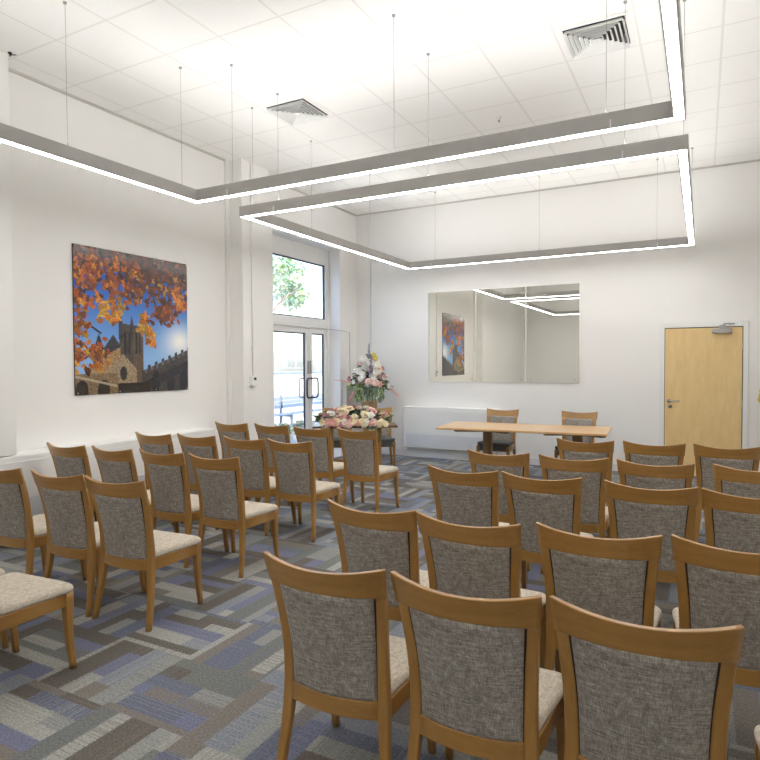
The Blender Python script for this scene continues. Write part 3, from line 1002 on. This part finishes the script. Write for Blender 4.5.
for base, d, L, r, n, mt in (((-.01, .08, .56), (0.0, 0, 1), .34, .042, 90, 'petal_lilac'), ((.02, .20, .42), (.03, .0, 1), .30, .045, 80, 'petal_lilac'), ((.05, .14, .36), (-.05, .0, 1), .25, .03, 46, 'petal_lilac'),
                              ((-.34, .1, .30), (-1, 0, .12), .24, .028, 40, 'petal_pink'), ((-.28, .12, .40), (-1, 0, .5), .18, .024, 30, 'petal_blush'),
                              ((.32, .12, .20), (.8, 0, -.75), .24, .032, 44, 'petal_pink'), ((-.26, .12, .14), (-.5, 0, -1), .22, .03, 40, 'petal_pink'), ((.0, .02, .84), (0.02, 0, 1), .09, .018, 18, 'leaf_lime')):
    bm = bmesh.new()
    b_ = VS * base[0] + VD * base[1] + Vector((0, 0, base[2]))
    dd = VS * d[0] + VD * d[1] + Vector((0, 0, d[2]))
    spike(bm, b_, dd, L, r, n)
    add_tube(bm, [b_ - dd * .2, b_ + dd.normalized() * L], .004, 5)
    link_mesh('flower_spike', bm, mt, ar)

# --- flowers at the right, beside the oak door
QX, QY = .98, 8.86
p2 = empty('pedestal', (QX, QY, 0)); tag(p2, 'wooden pedestal beside the oak door, just outside the photo edge', 'pedestal')
box('column', 'oak_z', -.11, .11, -.11, .11, .04, .80, p2, .004); box('top', 'table_oak', -.13, .13, -.13, .13, .80, .83, p2, .004); box('plinth', 'oak_x', -.14, .14, -.14, .14, 0, .04, p2, .004)
a2 = empty('flower_arrangement', (QX, QY, .831)); tag(a2, 'yellow and lime flower arrangement beside the oak door, cut by the photo edge', 'flowers')
bm = bmesh.new(); add_lathe(bm, [(.05, 0), (.07, .03), (.075, .10), (.06, .17), (.05, .19), (.042, .18), (.05, .10), (.045, .02)], 20)
link_mesh('vase', bm, 'vase_white', a2, True)
for i in range(22):
    a = rf.uniform(0, 2 * PI); q = rf.random(); rr = .30 * math.sqrt(1 - q * .7)
    p = Vector((rr * math.cos(a), rr * math.sin(a) * .8, .2 + .32 * q))
    bloom(a2, rf.choice(['yellow', 'yellow', 'cream', 'white']), p, Vector((math.cos(a), math.sin(a), q * 1.5)), rf.uniform(.04, .055))
for p_ in ((-.335, -.05, .30), (-.33, -.06, .36), (-.345, -.02, .25)): bloom(a2, 'yellow', Vector(p_), Vector((-1, -.6, .2)), .045)
bm = bmesh.new()
for i in range(240):
    a = rf.uniform(0, 2 * PI); q = rf.random(); rr = .26 * math.sqrt(1 - q * .7)
    leaf_into(bm, Vector((rr * math.cos(a), rr * math.sin(a) * .8, .17 + .34 * q)), Vector((math.cos(a), math.sin(a), q * 1.5)), rf.uniform(.07, .12), .035, rf, rf.choice([0, 1, 2, 2]), .3)
link_mesh('foliage', bm, ['leaf_dark', 'leaf_grey', 'leaf_lime'], a2)['kind'] = 'stuff'

# ------------------------------------------------------------------ autumn banner (printed picture), painted into a colour attribute
def paint(N):
    rng = np.random.default_rng(5)
    V, U = np.mgrid[0:N, 0:N] / (N - 1.0)
    img = np.zeros((N, N, 3))
    top, low = np.array((40, 98, 190.)), np.array((138, 182, 230.))
    q = np.clip((V - .25) / .5, 0, 1)[..., None]
    img[:] = top * (1 - q) + low * q
    g = np.exp(-(((U - .92) / .16) ** 2 + ((V - .62) / .13) ** 2))[..., None]
    img = img * (1 - g) + np.array((252, 250, 246.)) * g
    def fill(mask, col, tex=14):
        n = rng.normal(0, tex, (N, N, 1))
        img[mask] = (np.array(col, float) + n * np.ones(3))[mask] if False else np.clip(np.array(col, float) + n, 0, 255)[mask]
    # far roofs, small spire and gable
    fill((V > .66 + np.abs(U - .185) * 2.6 - .08) & (np.abs(U - .185) < .045), (44, 48, 66))
    fill((V > .585 + np.abs(U - .30) * 1.25) & (U > .17) & (U < .42), (58, 56, 66))
    # tower with corner pinnacles
    fill((U > .35) & (U < .56) & (V > .50 + (U - .35) * .10), (74, 66, 64), 18)
    for c, tp in ((.365, .43), (.46, .44), (.545, .50)):
        fill((np.abs(U - c) < .018 * np.clip((V - tp) / .08, 0, 1)) & (V > tp) & (V < .62), (56, 52, 58))
    fill((U > .47) & (U < .56) & (V > .54), (92, 78, 66))
    for c in (.40, .44, .50, .53):
        fill((np.abs(U - c) < .009) & (V > .56) & (V < .72), (36, 34, 40), 6)
    # sunlit west front
    fill((V > .80 - (U - .12) * .55) & (U > .10) & (U < .36) & (V > .68), (158, 126, 86), 26)
    fill((V > .72 + np.abs(U - .38) * .9) & (U > .27) & (U < .5), (150, 130, 104), 24)
    fill(((U - .385) / .03) ** 2 + ((V - .86) / .05) ** 2 < 1, (52, 48, 50), 6)
    # long nave with buttresses on the right
    edge = .84 - (U - .56) * .36
    fill((U > .55) & (V > edge), (66, 62, 62), 12)
    fill((U > .55) & (V > edge) & (V < edge + .03) & (np.sin(U * 120) > 0), (98, 98, 104), 12)
    fill((U > .55) & (V > edge - .022) & (V <= edge) & (np.sin(U * 95) > .3), (60, 58, 62), 8)
    fill((U > .56) & (np.abs(V - edge - .12) < .035), (40, 42, 50), 6)
    for c in (.68, .82, .95):
        fill((((U - c) / .042) ** 2 + ((V - .93) / .085) ** 2 < 1) & (V > .8), (36, 40, 50), 6)
    fill((V > .93) & (U > .3) & (U < .62), (40, 36, 38), 8)
    fill((V > .86) & (U < .34), (126, 104, 76), 24)
    for c in (.05, .22):
        fill((((U - c) / .05) ** 2 + ((V - .98) / .08) ** 2 < 1), (44, 36, 32), 6)
    fill((np.abs(V - .875 - U * .22) < .008) & (U < .33), (176, 160, 136), 8)
    # branches and leaves
    dark = (V < .10 + .10 * U) | (V < .05)
    fill(dark, (46, 34, 34), 16)
    def stroke(p, r, c):
        for (x0, y0), (x1, y1) in zip(p, p[1:]):
            for k in range(40):
                s = k / 39; x = x0 + (x1 - x0) * s; y = y0 + (y1 - y0) * s
                i0, i1 = max(0, int((y - r) * N)), min(N, int((y + r) * N) + 2); j0, j1 = max(0, int((x - r) * N)), min(N, int((x + r) * N) + 2)
                m = (U[i0:i1, j0:j1] - x) ** 2 + (V[i0:i1, j0:j1] - y) ** 2 < r * r
                img[i0:i1, j0:j1][m] = c
    for p in ([(0, .16), (.1, .26), (.22, .33)], [(.1, .26), (.03, .42)], [(0, .05), (.25, .16), (.5, .2), (.8, .24)], [(.3, .1), (.28, .3)], [(.0, .55), (.1, .52), (.2, .58)], [(.62, .2), (.7, .4)]):
        stroke(p, .007, (42, 30, 30))
    pal = np.array([(214, 120, 40), (232, 140, 50), (190, 92, 36), (240, 170, 70), (150, 78, 40), (112, 58, 36), (226, 176, 60), (200, 100, 60)], float)
    def splat(x, y, r, c, an, asp):
        R = r * 1.2
        i0, i1 = max(0, int((y - R) * N)), min(N, int((y + R) * N) + 2); j0, j1 = max(0, int((x - R) * N)), min(N, int((x + R) * N) + 2)
        if i1 <= i0 or j1 <= j0: return
        du, dv_ = U[i0:i1, j0:j1] - x, V[i0:i1, j0:j1] - y
        a = du * math.cos(an) + dv_ * math.sin(an); b = -du * math.sin(an) + dv_ * math.cos(an)
        m = (a / r) ** 2 + (b / (r * asp)) ** 2 < 1
        sh = 1 - .35 * np.clip(np.abs(b) / (r * asp), 0, 1)
        img[i0:i1, j0:j1][m] = (c * sh[..., None])[m]
    def leaves(n, fx, fy, rr, cols):
        for _ in range(n):
            x, y = fx(), fy()
            c = cols[rng.integers(len(cols))] * rng.uniform(.75, 1.1)
            for k in range(3):
                splat(x + rng.uniform(-.3, .3) * rr, y + rng.uniform(-.3, .3) * rr, rr * rng.uniform(.6, 1.1), np.clip(c * rng.uniform(.85, 1.15), 0, 255), rng.uniform(0, PI), rng.uniform(.28, .5))
    u_ = rng.uniform
    leaves(420, lambda: u_(0, 1), lambda: abs(rng.normal(.12, .09)), .022, pal[[2, 4, 5, 5, 4, 5]] * .8)
    leaves(210, lambda: u_(0, .55), lambda: u_(.06, .36), .024, pal[[0, 1, 2, 4, 4, 5, 7]])
    leaves(110, lambda: u_(.45, 1), lambda: u_(.14, .36), .026, pal[[4, 5, 5, 2, 3]] * .85)
    leaves(60, lambda: abs(rng.normal(.03, .06)), lambda: u_(.3, .85), .028, pal)
    leaves(36, lambda: u_(.0, .27), lambda: rng.normal(.74, .05), .026, pal)
    leaves(36, lambda: rng.normal(.27, .05), lambda: rng.normal(.42, .05), .032, pal[[0, 1, 3, 6]])
    leaves(60, lambda: rng.normal(.76, .075), lambda: rng.normal(.40, .05), .028, pal[[2, 4, 5, 5]])
    leaves(16, lambda: rng.normal(.60, .035), lambda: rng.normal(.54, .05), .040, pal[[3, 6, 1]])
    leaves(18, lambda: u_(.85, 1), lambda: u_(.2, .36), .034, pal[[0, 1, 2]])
    return np.clip(img, 0, 255) / 255
N = 230
img = paint(N)
PY0, PY1, PZ0, PZ1 = 3.785, 5.235, 1.255, 2.715
bn = empty('picture_banner', (XL, PY0, PZ0))
tag(bn, 'large square glossy print of orange autumn leaves and a church tower', 'picture')
nv = N * N
vs = np.zeros((nv, 3)); k = 0
V, U = np.mgrid[0:N, 0:N] / (N - 1.0)
bow = .016 + .006 * np.sin(U * PI) * np.cos(V * 3.0) + .004 * np.sin(V * 9.0) * (1 - V)
vs[:, 0] = bow.ravel(); vs[:, 1] = (U * (PY1 - PY0)).ravel(); vs[:, 2] = ((1 - V) * (PZ1 - PZ0)).ravel()
ii, jj = np.mgrid[0:N - 1, 0:N - 1]
i0 = (ii * N + jj).ravel()
faces = np.stack([i0, i0 + N, i0 + N + 1, i0 + 1], 1)
me = bpy.data.meshes.new('print')
me.from_pydata(vs.tolist(), [], faces.tolist())
ca = me.color_attributes.new('print', 'FLOAT_COLOR', 'POINT')
lc = np.where(img <= .04045, img / 12.92, ((img + .055) / 1.055) ** 2.4).reshape(-1, 3)
ca.data.foreach_set('color', np.concatenate([lc, np.ones((nv, 1))], 1).astype(np.float32).ravel())
for p in me.polygons: p.use_smooth = True
me.materials.append(M['banner_print'])
po = bpy.data.objects.new('print', me); COL.objects.link(po); po.parent = bn
bm = bmesh.new(); add_box(bm, 0.0, .008, 0, PY1 - PY0, 0, PZ1 - PZ0); link_mesh('backing', bm, 'black', bn)
for yy in (.02, .5, .97, PY1 - PY0 - .02):
    for zz in (.02, PZ1 - PZ0 - .02):
        bm = bmesh.new(); add_lathe(bm, [(.008, 0), (.008, .004)], 10)
        bmesh.ops.rotate(bm, verts=bm.verts, cent=(0, 0, 0), matrix=Matrix.Rotation(PI / 2, 3, 'Y'))
        bmesh.ops.translate(bm, verts=bm.verts, vec=(.024, yy, zz)); link_mesh('eyelet', bm, 'steel', bn, True)

# ------------------------------------------------------------------ outside the garden doors
struct(box('ground', 'paving', -60, XL - WT, -20, 60, -.32, -.12))
gw = empty('garden_wall', (-10.2, 6, -.12)); tag(gw, 'white rendered garden wall with dark coping seen through the glazed doors', 'wall')
box('render', 'render_wall', 0, .2, 0, 22, 0, 1.40, gw, .01); box('coping', 'slate', -.03, .23, 0, 22, 1.40, 1.45, gw, .006)
rl = empty('bench', (-9.3, 9.6, -.12)); tag(rl, 'blue-grey slatted bench outside beyond the glazed doors', 'bench')
bm = bmesh.new()
for z in (.56, .658, .756): add_box(bm, -.02, .02, 0, 5.4, z, z + .092, .004)
link_mesh('back_slats', bm, 'slate', rl)
bm = bmesh.new()
for x in (.06, .18, .30): add_box(bm, x, x + .09, 0, 5.4, .42, .45, .004)
link_mesh('seat_slats', bm, 'slate', rl)
for y in (.15, 2.6, 5.2): 
    bm = bmesh.new(); add_box(bm, -.03, .02, y, y + .06, 0, .9); add_box(bm, .3, .36, y, y + .06, 0, .42); add_box(bm, .02, .3, y, y + .06, .36, .42)
    link_mesh('leg', bm, 'slate', rl)
rg = random.Random(4)
for i, (bx, by, s, lab) in enumerate(((-8.3, 9.2, .33, 'low leafy shrub outside the glazed doors, nearest the building'), (-8.4, 10.1, .30, 'low leafy shrub outside, second along the bench'), (-8.4, 11.0, .33, 'low leafy shrub outside, third along the bench'), (-8.4, 11.9, .32, 'low leafy shrub outside, farthest along the bench'))):
    bm = bmesh.new()
    for k in range(420):
        a = rg.uniform(0, 2 * PI); e = rg.uniform(0, PI / 2); r = s * rg.uniform(.4, 1)
        leaf_into(bm, Vector((r * math.cos(a) * math.cos(e), r * math.sin(a) * math.cos(e), .05 + r * math.sin(e) * .8)), Vector((math.cos(a), math.sin(a), .6)), .12, .05, rg, rg.choice([0, 1]), .3)
    sh_ = empty('shrub', (bx, by, -.12)); tag(sh_, lab, 'shrub', 'low shrubs outside')
    link_mesh('foliage', bm, ['leaf_dark', 'leaf_grey'], sh_)
    bm = bmesh.new(); add_tube(bm, [(0, 0, 0), (0, 0, s * .5)], .015, 6); link_mesh('stem', bm, 'bark', sh_)
fb = empty('building', (-20, 14, -.12)); tag(fb, 'pale building with paned windows across the yard, seen through the glazed doors', 'building')
box('wall', 'facade', -6, 0, 0, 11.6, 0, 5.0, fb)
box('roof', 'slate', -6.2, .25, -.2, 11.8, 5.0, 5.25, fb)
for y in (8.0, 10.0, 5.5, 3.0):
    for z in (1.5, 3.6):
        h_ = 1.5 if z < 2 else 1.0
        f_ = empty('window', (0, y, z)); f_.parent = fb
        bm = bmesh.new()
        for q in range(4): add_box(bm, 0, .06, q * .4, q * .4 + .06, 0, h_)
        for q in range(3): add_box(bm, 0, .06, 0, 1.26, q * (h_ / 2 - .02), q * (h_ / 2 - .02) + .05)
        link_mesh('frame', bm, 'white_paint', f_); box('pane', 'window_dark', .005, .02, .02, 1.24, .02, h_, f_)
tr_ = empty('tree', (-13.0, 15.2, -.12)); tag(tr_, 'leafy green tree outside above the garden wall', 'tree')
bm = bmesh.new()
add_tube(bm, [(0, 0, 0), (.1, .1, 1.5), (0, .3, 3.2), (.1, .4, 4.6)], [.16, .13, .10, .05], 10)
add_tube(bm, [(.02, .3, 2.6), (.8, 1.0, 3.8), (1.2, 1.5, 4.3)], [.06, .04, .02], 8)
link_mesh('trunk', bm, 'bark', tr_)
bm = bmesh.new()
for k in range(2600):
    c = rg.choice([(0, .4, 4.9, 1.3), (.6, 1.3, 4.6, .8), (-.5, -.4, 4.5, .9), (.8, 1.6, 4.0, .5), (.2, -.2, 3.2, .5)])
    d = Vector((rg.gauss(0, 1), rg.gauss(0, 1), rg.gauss(0, 1))).normalized() * c[3] * rg.random() ** .45
    leaf_into(bm, Vector(c[:3]) + d, Vector((rg.gauss(0, 1), rg.gauss(0, 1), -.3)), .17, .09, rg, rg.choice([0, 0, 1]), .3)
link_mesh('foliage', bm, ['tree_leaf', 'leaf_lime'], tr_)['kind'] = 'stuff'

# ------------------------------------------------------------------ light, world, camera
w = bpy.data.worlds.new('World'); S.world = w; w.use_nodes = True
nt = w.node_tree; nt.nodes.clear()
sky = nt.nodes.new('ShaderNodeTexSky'); sky.sky_type = 'NISHITA'
sky.sun_elevation = math.radians(48); sky.sun_rotation = math.radians(110); sky.sun_disc = False
sky.air_density = 1.0; sky.dust_density = 2.5; sky.ozone_density = 1.0
bg = nt.nodes.new('ShaderNodeBackground'); bg.inputs['Strength'].default_value = .40
ow = nt.nodes.new('ShaderNodeOutputWorld')
nt.links.new(sky.outputs[0], bg.inputs['Color']); nt.links.new(bg.outputs[0], ow.inputs['Surface'])
sl = bpy.data.lights.new('sun', 'SUN'); sl.energy = 2.2; sl.angle = math.radians(1); sl.color = (1, .97, .92)
so = bpy.data.objects.new('sun', sl); COL.objects.link(so)
so.rotation_euler = Vector((-.62, .25, -.74)).to_track_quat('-Z', 'Y').to_euler(); so.location = (10, -5, 15)

cam = bpy.data.cameras.new('camera'); co = bpy.data.objects.new('camera', cam); COL.objects.link(co)
yaw, pit, rol = 4.88325497e-01, -2.72405580e-02, -5.22985145e-03
f = Vector((-math.sin(yaw) * math.cos(pit), math.cos(yaw) * math.cos(pit), math.sin(pit)))
r = Vector((math.cos(yaw), math.sin(yaw), 0)); u = r.cross(f)
r2 = r * math.cos(rol) + u * math.sin(rol); u2 = u * math.cos(rol) - r * math.sin(rol)
mw = Matrix((( r2.x, u2.x, -f.x, 0), (r2.y, u2.y, -f.y, 0), (r2.z, u2.z, -f.z, 1.55), (0, 0, 0, 1)))
co.matrix_world = mw
cam.sensor_width = 36; cam.lens = 607.677 / 760 * 36; cam.clip_start = .05; cam.clip_end = 300
S.camera = co

S.view_settings.view_transform = 'Standard'; S.view_settings.look = 'None'
S.view_settings.gamma = 1.0; S.view_settings.exposure = 1.22; S.view_settings.use_curve_mapping = False
S.cycles.use_denoising = True
S.cycles.max_bounces = 10; S.cycles.diffuse_bounces = 6
